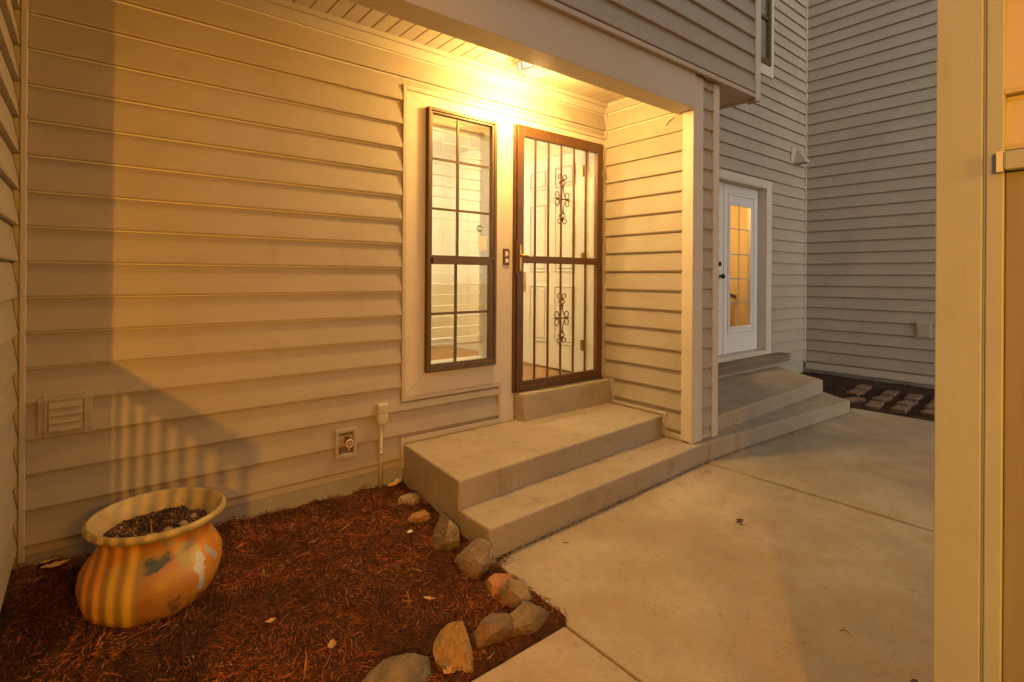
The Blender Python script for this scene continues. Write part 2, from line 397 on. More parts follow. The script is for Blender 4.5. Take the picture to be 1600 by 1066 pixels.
# alcove side wall, faces -x
XS = 3.57
sw = MB()
siding(sw, 'x', XS, -1, -.094, -.0, .578, 3.02); siding(sw, 'x', XS, -1, -.635, -.094, .382, 3.02); siding(sw, 'x', XS, -1, -.80, -.635, .235, 3.02)
sw.build('siding', SID, H)
MB().box(XS, 3.900, -.86, .0, .19, 2.985).build('wall_core', IWALL, H)
t = MB()
t.box(XS-.020, XS, -.099, -.022, .566, .586); t.box(XS-.020, XS, -.118, -.099, .362, .586)
t.box(XS-.020, XS, -.640, -.118, .362, .383); t.box(XS-.020, XS, -.662, -.640, .212, .383); t.box(XS-.020, XS, -.80, -.662, .212, .238)
t.build('trim_channel', TRIMD, H, bevel=.002)
MB().box(XS-.025, XS, -.022, -.001, .566, 2.985).build('inside_corner_post', SOFF, H, bevel=.004)
f = MB().box(XS-.016, XS, -.86, -.035, 2.953, 2.989).build('frieze', TRIMD, H, bevel=.002)
# outer corner posts and the pier front
p = MB(); p.box(XS-.024, XS, -.865, -.79, .198, 2.72); p.box(XS-.024, XS+.115, -.885, -.862, .192, 2.99); p.build('corner_post', TRIM, H, bevel=.003)
p2 = MB(); p2.box(3.834, 3.918, -.885, -.862, .190, 2.99); p2.box(3.906, 3.918, -.862, -.78, .20, 2.99); p2.build('corner_post', TRIM, H, bevel=.003)
ps = siding(MB(), 'y', -.862, -1, XS+.115, 3.834, .225, 2.99, off=.018); ps.build('siding', SID, H)
MB().box(XS+.115, 3.834, -.874, -.862, .195, .228).build('starter_strip', TRIMD, H)
MB().box(3.9005, 3.9055, -.86, .155, .31, 2.985).build('wall_return', SID, H)

# porch ceiling: v-groove soffit boards
so_ = MB(); bw = .0932; x = -.23
x = .883-12*bw
while x < 3.56:
    a, b_ = max(x, -.235), min(x+bw, 3.568)
    so_.add([(a, -.76, 2.987), (a+.006, -.76, 2.983), (b_-.005, -.76, 2.983), (b_, -.76, 2.989), (a, .0, 2.987), (a+.006, .0, 2.983), (b_-.005, .0, 2.983), (b_, .0, 2.989),
             ], [(0, 1, 5, 4), (1, 2, 6, 5), (2, 3, 7, 6)])
    x += bw
so_.build('porch_ceiling', SOFF, H)
gr = MB(); x = .883-12*bw
while x < 3.5:
    if x > -.2: gr.box(x-.0025, x+.0025, -.76, -.034, 2.9835, 2.9885)
    x += bw
gr.build('soffit_groove', DARK if False else mat('soffit_shadow_gap', (.16, .12, .08), .9), H)
# porch beam
MB().box(-1.6, XS-.03, -.905, -.735, 2.722, 3.012).build('porch_beam', BEAMM, H, bevel=.003)
# upper storey overhang
OX = 4.478
ov = MB(); siding(ov, 'y', -.912, -1, -1.6, OX-.075, 3.02, 6.2, off=-.022); ov.build('siding', SID, H)
c = MB(); c.box(-1.6, OX-.005, -.912, -.87, 3.0135, 6.2); c.box(OX-.06, OX-.005, -.87, .15, 3.0135, 6.2); c.box(-1.6, OX-.06, -.87, .15, 3.0135, 3.12); c.build('wall_core', SOFF, H)
c = MB(); c.box(-1.6, OX-.075, -.940, -.912, 2.985, 3.0185); c.build('starter_strip', TRIMD, H, bevel=.002)
p = MB(); p.box(OX-.075, OX+.012, -.938, -.912, 2.968, 6.2); p.box(OX-.005, OX+.012, -.912, -.83, 2.968, 6.2); p.build('corner_post', TRIM, H, bevel=.003)
os_ = MB(); y = -.906
while y < .15:
    os_.box(3.70, OX-.02, y, y+.088, 2.998, 3.0125); y += .093
os_.build('overhang_soffit', SOFF, H)
f = MB(); f.box(OX-.035, OX-.005, -.911, .15, 2.984, 2.9975); f.build('soffit_trim', TRIMD, H)

# --- window
wd = empty('window', (2.03, 0, 1.7)); wd.parent = H; wd.location = (2.03-1.5, 0, 1.7)
def hp(mb, name, m, parent, **k):
    o = mb.build(name, m); o.parent = parent
    loc = Vector((0, 0, 0)); q = parent
    while q: loc += q.location; q = q.parent
    o.location = -loc
    if k.get('bevel'):
        b = o.modifiers.new('bevel', 'BEVEL'); b.width = k['bevel']; b.segments = 2; b.limit_method = 'ANGLE'; b.angle_limit = R(35)
    if k.get('smooth'):
        for p_ in o.data.polygons: p_.use_smooth = True
    return o
fr = MB()
X0, X1, Z0, Z1 = 1.748, 2.326, .805, 2.582
fr.box(X0, X0+.020, -.052, .0, Z0, Z1); fr.box(X1-.024, X1, -.046, .0, Z0, Z1); fr.box(X0+.020, X1-.024, -.052, .0, Z1-.022, Z1); fr.box(X0+.020, X1-.024, -.052, .0, Z0, Z0+.04)
hp(fr, 'frame', BRONZEW, wd, bevel=.003)
us = MB()   # sashes
us.box(X0+.020, X0+.034, -.044, -.008, 1.592, Z1-.022); us.box(X1-.042, X1-.024, -.040, -.008, 1.592, Z1-.022); us.box(X0+.034, X1-.042, -.044, -.008, 2.546, Z1-.022)
us.box(X0+.020, X1-.024, -.048, -.008, 1.572, 1.592)
hp(us, 'upper_sash', BRONZEW, wd, bevel=.002)
ls = MB()
ls.box(X0+.020, X0+.034, -.040, -.006, Z0+.04, 1.571); ls.box(X1-.060, X1-.024, -.038, -.006, Z0+.04, 1.571); ls.box(X0+.034, X1-.060, -.060, -.006, 1.532, 1.571); ls.box(X0+.034, X1-.060, -.040, -.006, Z0+.04, .856)
hp(ls, 'lower_sash', BRONZEW, wd, bevel=.002)
mu = MB(); GX = 1.995
mu.box(GX-.007, GX+.007, -.030, -.012, 1.592, 2.546)
for z in (2.245, 1.907): mu.box(X0+.034, X1-.042, -.028, -.0122, z-.007, z+.007)
mu.box(GX-.018, GX-.004, -.030, -.012, .856, 1.532); mu.box(X0+.034, X1-.060, -.028, -.0122, 1.188, 1.204)
hp(mu, 'muntin', BRONZEW, wd)
hp(MB().box(X0+.034, X1-.042, -.022, -.019, 1.592, 2.546), 'pane', GLASS, wd)
hp(MB().box(X0+.034, X1-.060, -.0225, -.0195, .856, 1.532), 'pane', GLASS, wd)
stk = MB()
for a in range(1): pass
k = 20; stk.add([(2.185, -.0235, 1.795)] + [(2.185+.026*math.cos(2*math.pi*i/k), -.0235, 1.795+.026*math.sin(2*math.pi*i/k)) for i in range(k)], [(0, 1+i, 1+(i+1) % k) for i in range(k)])
hp(stk, 'round_sticker', STICKB, wd)
stl = MB().box(2.165, 2.205, -.0242, -.0238, 1.790, 1.802); hp(stl, 'sticker_band', STICKER, wd)
hp(MB().box(2.172, 2.245, -.0238, -.0232, 1.645, 1.745), 'paper_notice', STICKER, wd)

# --- interior room
ir = MB()
ir.box(1.25, 3.70, 2.6, 2.7, .5, 3.0)
ir.box(1.15, 1.25, YB, 2.7, .5, 3.0); ir.box(3.60, 3.70, YB, 2.7, .5, 3.0)
hp(ir, 'room_wall', IWALL, H)
ic = MB().box(1.15, 3.70, YB, 2.7, 2.99, 3.04); hp(ic, 'room_ceiling', IWALL, H)
hp(MB().box(1.15, 3.70, YB, 2.7, .53, .566), 'room_floor', IFLOOR, H)
bb = MB(); bb.box(1.25, 3.60, 2.585, 2.6, .566, .66); bb.box(3.585, 3.60, 1.1, 2.585, .566, .66)
bb.box(2.35, 2.43, 2.583, 2.6, .566, 2.65); bb.box(3.12, 3.20, 2.583, 2.6, .566, 2.65); bb.box(2.35, 3.20, 2.583, 2.6, 2.65, 2.73)
hp(bb, 'interior_trim', WHITE, H)
js = MB(); js.box(DX0, DX0+.02, .0, YB+.02, DZ0, DZ1); js.box(DX1-.03, DX1, .0, YB+.02, DZ0, DZ1); js.box(DX0+.02, DX1-.03, .0, YB+.02, DZ1-.02, DZ1); hp(js, 'door_jamb', WHITE, H)
wj = MB(); wj.box(WX0, WX0+.01, .0, YB, WZ0, WZ1); wj.box(WX1-.01, WX1, .0, YB, WZ0, WZ1); wj.box(WX0+.01, WX1-.01, .001, YB+.03, WZ0, WZ0+.015); hp(wj, 'window_jamb', WHITE, H)

# --- white panelled entry door, standing open against the right wall
ed = empty('entry_door', (3.45, .13, 1.6)); ed.parent = H; ed.location = (1.95, .13, 1.6)
EY0, EY1, EZ0, EZ1 = .135, .985, .582, 2.60
door = MB(); door.box(3.445, 3.485, EY0, EY1, EZ0, EZ1); hp(door, 'slab', WHITE, ed, bevel=.003)
pn = MB(); grv = MB()
for (ya, yb_) in ((.25, .52), (.62, .88)):
    for (za, zb) in ((2.30, 2.49), (1.50, 2.16), (.82, 1.37)):
        pn.box(3.436, 3.445, ya+.03, yb_-.03, za+.03, zb-.03)
        for q in ((ya, yb_, za, za+.014), (ya, yb_, zb-.014, zb), (ya, ya+.014, za+.014, zb-.014), (yb_-.014, yb_, za+.014, zb-.014)):
            grv.box(3.436, 3.445, *q)
hp(pn, 'raised_panel', WHITE, ed, bevel=.006); hp(grv, 'panel_moulding', WHITE, ed, bevel=.003)
kn = MB(); kn.box(3.425, 3.445, .945, .965, 1.30, 1.50); kn.tube([(3.445, .93, 1.62), (3.415, .93, 1.62)], .022, 14); hp(kn, 'deadbolt', BRASS, ed)
for z in (2.40, 1.62, .84):
    hg = MB(); hg.box(3.425, 3.444, .122, .160, z-.045, z+.045); hg.tube([(3.425, .13, z-.05), (3.425, .13, z+.05)], .007, 8)
    hp(hg, 'hinge', BRASSD, ed)

# --- bronze security door
sd = empty('security_door', (3, 0, .565)); sd.parent = H; sd.location = (1.5, 0, .565)
of = MB(); of.box(2.497, 2.517, -.034, .012, .566, 2.613); of.box(3.476, 3.497, -.034, .012, .566, 2.613); of.box(2.517, 3.476, -.034, .012, 2.594, 2.613)
hp(of, 'outer_frame', BRONZE, sd, bevel=.003)
df = MB(); df.box(2.519, 2.584, -.046, -.006, .572, 2.592); df.box(3.414, 3.474, -.046, -.006, .572, 2.592)
df.box(2.584, 3.414, -.0455, -.006, 2.526, 2.592); df.box(2.584, 3.414, -.0455, -.006, .572, .652); df.box(2.584, 3.414, -.0455, -.006, 1.556, 1.612)
hp(df, 'door_frame', BRONZE, sd, bevel=.004)
kp = MB().box(2.519, 3.474, -.054, -.046, .60, .618); hp(kp, 'kick_rail', BRONZE, sd)
for X in (2.707, 2.847, 2.988, 3.134, 3.277):
    hp(MB().box(X-.0065, X+.0065, -.040, -.027, .652, 1.556).box(X-.0065, X+.0065, -.040, -.027, 1.612, 2.526), 'bar', BRONZE, sd)
def scroll_pts(cx_, cz_, r, a0, turns, n=22, shrink=.45, sgn=1):
    out = []
    for i in range(n+1):
        t = i/n; a = a0+sgn*turns*2*math.pi*t; rr = r*(1-(1-shrink)*t); out.append((cx_+rr*math.cos(a), cz_+rr*math.sin(a)))
    return out
for zc in (2.083, 1.115):
    sb = MB(); yy = -.048; rr_ = .0042
    for sx in (1, -1):
        for sz in (1, -1):
            P3 = lambda l: [(2.988+sx*a, yy, zc+sz*b) for a, b in l]
            # centre C scroll curling out at mid height then running up the bar
            c1 = scroll_pts(.052, .035, .030, math.pi*1.5, .86, sgn=1)
            arm = [(.012, .125), (.010, .100), (.013, .07), (.022, .035), (.035, .012), (.05, .004)]
            sb.tube(P3(arm+c1[1:]), rr_, 6)
            # fork points
            sb.tube(P3([(.006, .075), (.012, .105), (.024, .125), (.036, .137), (.026, .148), (.014, .160), (.006, .178)]), rr_*.9, 6)
            # end curl
            c2 = scroll_pts(.030, .178, .025, math.pi*1.0, .80, sgn=-1, shrink=.55)
            sb.tube(P3([(.006, .145), (.005, .165)]+c2), rr_, 6)
    sb.box(2.988-.013, 2.988+.013, -.052, -.038, zc-.19, zc+.19) if False else None
    sb.tube([(2.988-.085, yy, zc), (2.988+.085, yy, zc)], .006, 6)
    for s_ in (.105, .155, -.105, -.155): sb.tube([(2.988, yy-.002, zc+s_-.012), (2.988, yy-.002, zc+s_+.012)], .012, 8)
    hp(sb, 'scroll_ornament', BRONZE, sd, smooth=True)
hp(MB().box(2.584, 3.414, -.016, -.012, .652, 1.556).box(2.584, 3.414, -.016, -.012, 1.612, 2.526), 'pane', GLASS, sd)
hpL = MB(); hpL.box(2.533, 2.560, -.056, -.046, 1.49, 1.695)
hp(hpL, 'handle_plate', BRASS, sd, bevel=.005)
hl = MB(); hl.tube([(2.547, -.046, 1.612), (2.547, -.085, 1.612)], .009, 10); hl.tube([(2.545, -.085, 1.612), (2.58, -.088, 1.610), (2.61, -.088, 1.600), (2.64, -.088, 1.607), (2.67, -.086, 1.604)], [.008, .007, .008, .009, .006], 10)
hp(hl, 'lever_handle', BRASS, sd, smooth=True)
lk = MB(); lk.box(2.503, 2.519, -.058, -.034, 1.46, 1.72); hp(lk, 'lock_guard', BRONZE, sd, bevel=.003)
for z in (2.36, 1.76, 1.0):
    shg = MB(); shg.tube([(3.477, -.044, z-.035), (3.477, -.044, z+.035)], .008, 8); hp(shg, 'hinge', BRONZE, sd)

# --- blind hanging inside the window
bl = empty('window_blind', (2.03, .10, 2.5), 'cream horizontal slat blind hanging behind the brown-framed window', 'blind')
MB().box(1.79, 2.28, .075, .115, 2.50, 2.548).build('head_rail', BLIND, bl)
sm = MB(); z = 2.47
while z > 1.0:
    sm.add([(1.79, .07, z), (2.28, .07, z), (2.28, .118, z+.004), (1.79, .118, z+.004), (1.79, .07, z+.0022), (2.28, .07, z+.0022), (2.28, .118, z+.0062), (1.79, .118, z+.0062)],
           [(3, 2, 1, 0), (4, 5, 6, 7), (0, 1, 5, 4), (1, 2, 6, 5), (2, 3, 7, 6), (3, 0, 4, 7)]); z -= .077
sm.build('slats', BLIND, bl)
MB().box(1.79, 2.28, .075, .112, .955, .972).build('bottom_rail', BLIND, bl)
cm = MB()
for x in (1.93, 2.15): cm.tube([(x, .069, .96), (x, .069, 2.5)], .0012, 5)
cm.build('ladder_cord', BLIND, bl)
bc = MB(); z = 1.2
while z < 2.0: bc.tube([(1.80, .055, z), (1.80, .055, z+.006)], .0035, 6); z += .014
bc.build('bead_chain', BRASSD, bl)

cl = empty('ceiling_strip_light', (1.9, 1.6, 2.97), 'bright strip light on the room ceiling seen through the window', 'light')
MB().box(1.95, 3.0, 2.15, 2.27, 2.93, 2.988).build('housing', WHITE, cl); MB().box(1.97, 2.98, 2.16, 2.26, 2.915, 2.929).build('diffuser', TUBE, cl)
def light(name, loc, e, c_, r):
    ld = bpy.data.lights.new(name, 'POINT'); ld.energy = e; ld.color = c_; ld.shadow_soft_size = r
    o = bpy.data.objects.new(name, ld); col.objects.link(o); o.location = loc; return o
light('room_lamp', (2.35, 1.35, 2.75), 24, (1, .74, .36), .12)

# ------------------------------------------------------------ neighbouring house
XB, YF = 8.108, .156
N = empty('neighbouring_house', (6, .15, 0), 'grey-beige vinyl-sided house with a white glazed door in its inner corner', 'house')
c = MB()
c.box(3.94, 5.74, YF, YF+.22, -.02, 7); c.box(5.74, 6.905, YF, YF+.22, -.02, .50); c.box(5.74, 6.905, YF, YF+.22, 2.64, 7); c.box(6.905, XB+.2, YF, YF+.22, -.02, 4.24)
c.box(7.0, XB+.2, YF, YF+.22, 4.24, 7)
c.box(XB, XB+.2, -4.2, YF, -.02, 7)
hp(c, 'wall_core', FOUND, N)
s = MB()
siding(s, 'y', YF, -1, 3.94, 5.72, .30, 7); siding(s, 'y', YF, -1, 5.72, 7.048, 2.748, 4.11); siding(s, 'y', YF, -1, 7.048, XB-.018, .262, 4.11)
siding(s, 'y', YF, -1, 3.94, 6.0, 4.11, 7); siding(s, 'y', YF, -1, 7.085, XB-.018, 4.11, 7)
siding(s, 'x', XB, -1, -4.2, YF-.018, .245, 7)
hp(s, 'siding', SID, N)
hp(MB().box(XB-.034, XB, YF-.034, YF, .24, 7), 'inside_corner_post', TRIMD, N, bevel=.006)
t = MB(); t.box(XB-.03, XB, -4.2, YF-.04, .185, .236); t.box(XB-.045, XB, -4.2, YF-.04, .150, .184); hp(t, 'skirt_trim', TRIMD, N, bevel=.003)
# door surround
t = MB(); t.box(5.60, 7.045, YF-.022, YF, 2.640, 2.725); t.box(6.915, 7.045, YF-.022, YF, .455, 2.640)
hp(t, 'door_casing', TRIM, N, bevel=.004)
t = MB(); t.box(6.902, 6.9149, YF-.020, YF+.12, .455, 2.640); t.box(5.60, 6.902, YF-.020, YF+.12, 2.622, 2.6395); t.box(5.60, 6.902, YF-.02, YF+.12, .455, .505); hp(t, 'door_jamb', TRIM, N, bevel=.002)
gd = empty('glazed_door', (6.4, .26, .6)); gd.parent = N; gd.location = (.4, .11, .6)
YD = YF+.10
d = MB(); d.box(6.045, 6.176, YD, YD+.045, .512, 2.618); d.box(6.712, 6.898, YD, YD+.045, .512, 2.618); d.box(6.176, 6.712, YD, YD+.045, 2.365, 2.618); d.box(6.176, 6.712, YD, YD+.045, .512, .835)
hp(d, 'slab', WHITE, gd)
d = MB(); d.box(5.60, 6.030, YD, YD+.045, .512, 2.618); hp(d, 'fixed_leaf', WHITE, gd)
d = MB()
for (x0, x1, z0, z1) in ((6.135, 6.79, 2.482, 2.496), (6.135, 6.79, .768, .782), (6.135, 6.149, .782, 2.482), (6.776, 6.79, .782, 2.482)): d.box(x0, x1, YD-.012, YD, z0, z1)
for (x0, x1, z0, z1) in ((6.162, 6.725, 2.362, 2.39), (6.162, 6.725, .812, .838), (6.162, 6.182, .838, 2.362), (6.705, 6.725, .838, 2.362)): d.box(x0, x1, YD-.010, YD+.001, z0, z1)
hp(d, 'moulding', WHITE, gd, bevel=.003)
d = MB(); d.box(6.432, 6.446, YD+.012, YD+.02, .838, 2.362)
for z in (2.07, 1.75, 1.44, 1.145): d.box(6.182, 6.705, YD+.0125, YD+.0195, z-.007, z+.007)
hp(d, 'muntin', WHITE, gd)
hp(MB().box(6.176, 6.712, YD+.003, YD+.008, .835, 2.365), 'pane', GLASSD, gd)
d = MB(); d.tube([(5.95, YD, 1.47), (5.95, YD-.03, 1.47)], .012, 10); d.tube([(5.95, YD-.028, 1.47), (5.95, YD-.04, 1.47), (5.95, YD-.062, 1.47)], [.02, .032, .022], 14); hp(d, 'knob', IRON, gd, smooth=True)
d = MB().tube([(5.935, YD, 1.62), (5.935, YD-.02, 1.62)], .028, 14); hp(d, 'deadbolt', IRON, gd)
# room behind the glazed door, its amber standing in for the pane's warm reflection
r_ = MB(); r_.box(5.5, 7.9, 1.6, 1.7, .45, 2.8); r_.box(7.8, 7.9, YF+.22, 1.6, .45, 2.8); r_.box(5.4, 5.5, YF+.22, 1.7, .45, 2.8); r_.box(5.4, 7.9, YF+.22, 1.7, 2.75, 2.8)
AMB = mat('reflection_amber', (.74, .60, .34), .7); hp(r_, 'room_wall', AMB, N)
hp(MB().box(5.4, 7.9, YF+.22, 1.7, .45, .51), 'room_floor', IFLOOR, N)
light('reflection_fill_light', (6.6, .75, 2.4), 17, (1, .62, .22), .1)  # added light that brightens the amber stand-in for the reflection
# stand-ins behind the pane for siding and railing reflected in the glass
ps_ = empty('reflected_siding_sheet', (6.9, 1.55, 1.2), 'amber ribbed sheet standing in for siding reflected in the far white door', 'shade')
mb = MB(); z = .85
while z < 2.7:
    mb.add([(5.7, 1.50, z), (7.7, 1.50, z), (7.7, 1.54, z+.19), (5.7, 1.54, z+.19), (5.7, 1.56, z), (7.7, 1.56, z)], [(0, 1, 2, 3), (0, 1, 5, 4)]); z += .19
mb.build('ribbed_sheet', AMB, ps_)
rl = empty('reflected_railing', (6.9, 1.1, .51), 'baluster railing standing in for a reflection low in the far white door', 'railing')
mb = MB()
for i in range(9): mb.box(6.3+i*.16, 6.33+i*.16, 1.0, 1.03, .51, 1.33-.015*i)
mb.build('balusters', WHITE, rl); MB().tube([(6.2, 1.015, 1.36), (7.0, 1.015, 1.30), (7.75, 1.015, 1.16)], .03, 8).build('handrail', TWIG, rl)

# upper window
uw = empty('window', (6.7, .15, 4.6)); uw.parent = N; uw.location = (.7, 0, 4.6)
hp(MB().box(5.9, 6.955, YF-.02, YF, 4.11, 4.235).box(6.955, 7.075, YF-.02, YF, 4.11, 7), 'casing', TRIM, uw, bevel=.003)
hp(MB().box(6.895, 6.954, YF-.045, YF+.05, 4.236, 7).box(6.0, 6.895, YF-.045, YF+.05, 4.236, 4.30), 'frame', BRONZEW, uw)
hp(MB().box(6.0, 6.895, YF-.03, YF+.02, 4.82, 4.86), 'meeting_rail', BRONZEW, uw)
hp(MB().box(6.0, 6.895, YF-.010, YF-.006, 4.30, 7), 'pane', GLASSD, uw)
mb = MB(); mb.box(6.0, 7.0, YF+.3, YF+.32, 4.2, 7); hp(mb, 'dark_room', DGLASSB, uw)
hp(MB().box(6.0, 7.0, YF+.06, YF+.08, 4.30, 4.62), 'curtain', FOUND, uw)
hp(MB().box(6.0, 7.03, YF-.03, YF, 4.09, 4.109), 'drip_cap', TRIMD, uw)

# dryer hood
dh = empty('dryer_vent_hood', (7.76, YF-.02, 3.14), 'small tapered dryer vent hood high on the grey wall near the inner corner', 'vent')
MB().box(7.60, 7.90, YF-.028, YF-.016, 3.06, 3.29).build('flange', PLAST, dh, bevel=.004)
MB().add([(7.66, YF-.028, 3.27), (7.86, YF-.028, 3.27), (7.86, YF-.028, 3.06), (7.66, YF-.028, 3.06), (7.68, YF-.17, 3.07), (7.84, YF-.17, 3.07), (7.70, YF-.06, 3.265), (7.82, YF-.06, 3.265), (7.68, YF-.17, 3.10), (7.84, YF-.17, 3.10)],
         [(0, 1, 7, 6), (6, 7, 9, 8), (8, 9, 5, 4), (4, 5, 2, 3), (0, 6, 8, 4, 3), (1, 2, 5, 9, 7)]).build('hood', PLAST, dh)

def louvre_vent(name, axis, c, u0, u1, z0, z1, n, label, group, cut=0.0):
    """vent plate; axis 'y' faces -Y, axis 'x' faces -X"""
    e = empty(name, ((u0+u1)/2, c, z0) if axis == 'y' else (c, (u0+u1)/2, z0), label, 'vent', group)
    def B(mb, a0, a1, d0, d1, za, zb):
        if axis == 'y': mb.box(a0, a1, c-d1, c-d0, za, zb)
        else: mb.box(c-d1, c-d0, a0, a1, za, zb)
        return mb
    q = cut
    pl = MB()
    prof = [(u0+q, z0), (u1-q, z0), (u1-q, z0+q), (u1, z0+q), (u1, z1-q), (u1-q, z1-q), (u1-q, z1), (u0+q, z1), (u0+q, z1-q), (u0, z1-q), (u0, z0+q), (u0+q, z0+q)] if q else [(u0, z0), (u1, z0), (u1, z1), (u0, z1)]
    nn = len(prof)
    if axis == 'y': vs = [(a, c-.012, z) for a, z in prof]+[(a, c-.026, z) for a, z in prof]
    else: vs = [(c-.012, a, z) for a, z in prof]+[(c-.026, a, z) for a, z in prof]
    pl.add(vs, [tuple(range(nn)), tuple(range(2*nn-1, nn-1, -1))]+[(i, (i+1) % nn, nn+(i+1) % nn, nn+i) for i in range(nn)])
    pl.build('plate', PLAST, e, bevel=.003)
    wv = u1-u0; hv = z1-z0; a0, a1, za, zb = u0+wv*.17, u1-wv*.15, z0+hv*.14, z1-hv*.15
    B(MB(), a0, a1, .026, .0275, za, zb).build('backing', PLAST, e)
    f = MB(); B(f, a0-.008, a0, .026, .034, za-.008, zb+.008); B(f, a1, a1+.008, .026, .034, za-.008, zb+.008); B(f, a0, a1, .026, .034, zb, zb+.008); B(f, a0, a1, .026, .034, za-.008, za); f.build('rim', PLAST, e)
    for i in range(n):
        z_a = za+(zb-za)*i/n+.001; z_b = za+(zb-za)*(i+1)/n-.0005
        mb = MB()
        if axis == 'y': mb.add([(a0+.006, c-.040, z_a), (a1-.006, c-.040, z_a), (a1-.006, c-.030, z_b), (a0+.006, c-.030, z_b), (a0+.006, c-.0276, z_a), (a1-.006, c-.0276, z_a), (a1-.006, c-.0276, z_b), (a0+.006, c-.0276, z_b)], [(0, 1, 2, 3), (0, 4, 5, 1), (0, 3, 7, 4), (1, 5, 6, 2)])
        else: mb.add([(c-.040, a0+.006, z_a), (c-.040, a1-.006, z_a), (c-.030, a1-.006, z_b), (c-.030, a0+.006, z_b), (c-.0276, a0+.006, z_a), (c-.0276, a1-.006, z_a), (c-.0276, a1-.006, z_b), (c-.0276, a0+.006, z_b)], [(0, 1, 2, 3), (0, 4, 5, 1), (0, 3, 7, 4), (1, 5, 6, 2)])
        mb.build('louvre', PLAST, e)
    return e
louvre_vent('wall_vent', 'y', -.004, -.175, .012, .728, .917, 4, 'tan louvred vent with notched corners low on the lit porch wall', None, cut=.018)
louvre_vent('wall_vent', 'x', XB-.008, -1.335, -1.175, .715, .925, 3, 'small three-slat vent on the grey side wall', None)

# recessed hose bib box
hb = empty('hose_bib_box', (1.21, 0, .35), 'square recessed box holding an old brass hose tap on the siding', 'tap box')
t = MB(); t.box(1.140, 1.276, -.032, -.008, .350, .378); t.box(1.140, 1.276, -.032, -.008, .505, .531); t.box(1.140, 1.163, -.032, -.008, .378, .505); t.box(1.252, 1.276, -.032, -.008, .378, .505)
t.build('frame', PLAST, hb, bevel=.004)
MB().box(1.163, 1.252, -.0155, -.008, .378, .505).build('recess', mat('box_recess', (.15, .12, .09), .8), hb)
t = MB(); t.tube([(1.208, -.016, .455), (1.208, -.06, .455)], .011, 12); t.tube([(1.208, -.045, .46), (1.208, -.052, .43), (1.21, -.062, .405)], [.012, .012, .010], 12); t.box(1.196, 1.220, -.058, -.030, .468, .482)
t.build('tap_body', BRASSD, hb, smooth=False)
t = MB()
for i in range(25): pass
ring = [(1.212+.021*math.cos(2*math.pi*i/20), -.070, .447+.021*math.sin(2*math.pi*i/20)) for i in range(21)]
t.tube(ring, .007, 8); t.tube([(1.212, -.06, .447), (1.212, -.078, .447)], .007, 8)
for a in (0, 1.57, 3.14, 4.71): t.tube([(1.212, -.070, .447), (1.212+.02*math.cos(a+.5), -.070, .447+.02*math.sin(a+.5))], .003, 6)
t.build('tap_wheel', mat('tap_wheel_paint', (.50, .36, .24), .6), hb, smooth=True)

# outdoor outlet with conduit
ob = empty('outlet_box', (1.435, 0, .17), 'grey weatherproof outlet box on a thin conduit beside the steps', 'outlet')
MB().box(1.400, 1.470, -.055, -.012, .524, .648).build('box', PLASTL, ob, bevel=.004)
MB().box(1.403, 1.467, -.0620, -.0555, .588, .645).build('cover_flap', PLASTL, ob, bevel=.003)
MB().box(1.403, 1.467, -.0620, -.0555, .527, .584).build('cover_flap', PLASTL, ob, bevel=.003)
for z in (.632, .617, .603, .57, .556, .541): MB().box(1.410, 1.460, -.0635, -.0622, z-.002, z+.002).build('cover_rib', PLAST, ob)
t = MB(); t.tube([(1.432, -.026, .524), (1.432, -.026, .10)], .0105, 12); t.tube([(1.432, -.026, .325), (1.432, -.026, .345)], .0135, 12); t.build('conduit', PLASTL, ob, smooth=True)

# doorbell
db = empty('doorbell', (2.431, 0, 1.54), 'ornate dark doorbell plate with a pale button left of the security door', 'doorbell')
MB().box(2.402, 2.462, -.026, -.016, 1.540, 1.660).build('plate', BRONZE, db, bevel=.004)
MB().box(2.420, 2.446, -.031, -.0262, 1.556, 1.584).build('button', PAPER, db, bevel=.003)
t = MB(); t.add([(2.43+.013*math.cos(a)*(1+.25*math.cos(3*a)), -.0285, 1.622+.024*math.sin(a)*(1+.2*math.cos(2*a))) for a in [2*math.pi*i/18 for i in range(18)]] +
                [(2.43+.013*math.cos(a)*(1+.25*math.cos(3*a)), -.0262, 1.622+.024*math.sin(a)*(1+.2*math.cos(2*a))) for a in [2*math.pi*i/18 for i in range(18)]],
                [tuple(range(18))]+[(i, (i+1) % 18, 18+(i+1) % 18, 18+i) for i in range(18)]); t.build('pale_emblem', PAPER, db)
for sx in (2.409, 2.455):
    for sz in (1.548, 1.652): MB().tube([(sx, -.026, sz), (sx, -.0285, sz)], .003, 8).build('screw', BRASS, db)

# porch ceiling lamp
LX, LY = 2.425, -.33
pl = empty('porch_lamp', (LX, LY, 2.983), 'glowing faceted glass lamp with brass edges on the porch ceiling', 'lamp')
MB().lathe([(.001, 2.982), (.095, 2.982), (.100, 2.972), (.088, 2.962)], (LX, LY), 8).build('canopy', BRASS, pl)
MB().box(LX-.135, LX-.118, LY-.02, LY+.03, 2.945, 2.982).build('side_bracket', BRASS, pl)
rings = [(.098, 2.964), (.118, 2.948), (.103, 2.882), (.052, 2.862), (.002, 2.850)]
MB().lathe(rings, (LX, LY), 8).build('glass_panel', LAMPG, pl)
t = MB()
for j in range(8):
    a = 2*math.pi*j/8; q = [(LX+(r+.001)*math.cos(a), LY+(r+.001)*math.sin(a), z) for r, z in rings[:4]]; t.tube(q, .0036, 5)
for r, z in (rings[1], rings[2]):
    t.tube([(LX+(r+.001)*math.cos(2*math.pi*j/8), LY+(r+.001)*math.sin(2*math.pi*j/8), z) for j in range(9)], .0036, 5)
t.build('brass_edge', BRASSD, pl)
light('porch_lamp_bulb', (LX, LY-.06, 2.77), PORCH_W, LAMP_COL, .08)
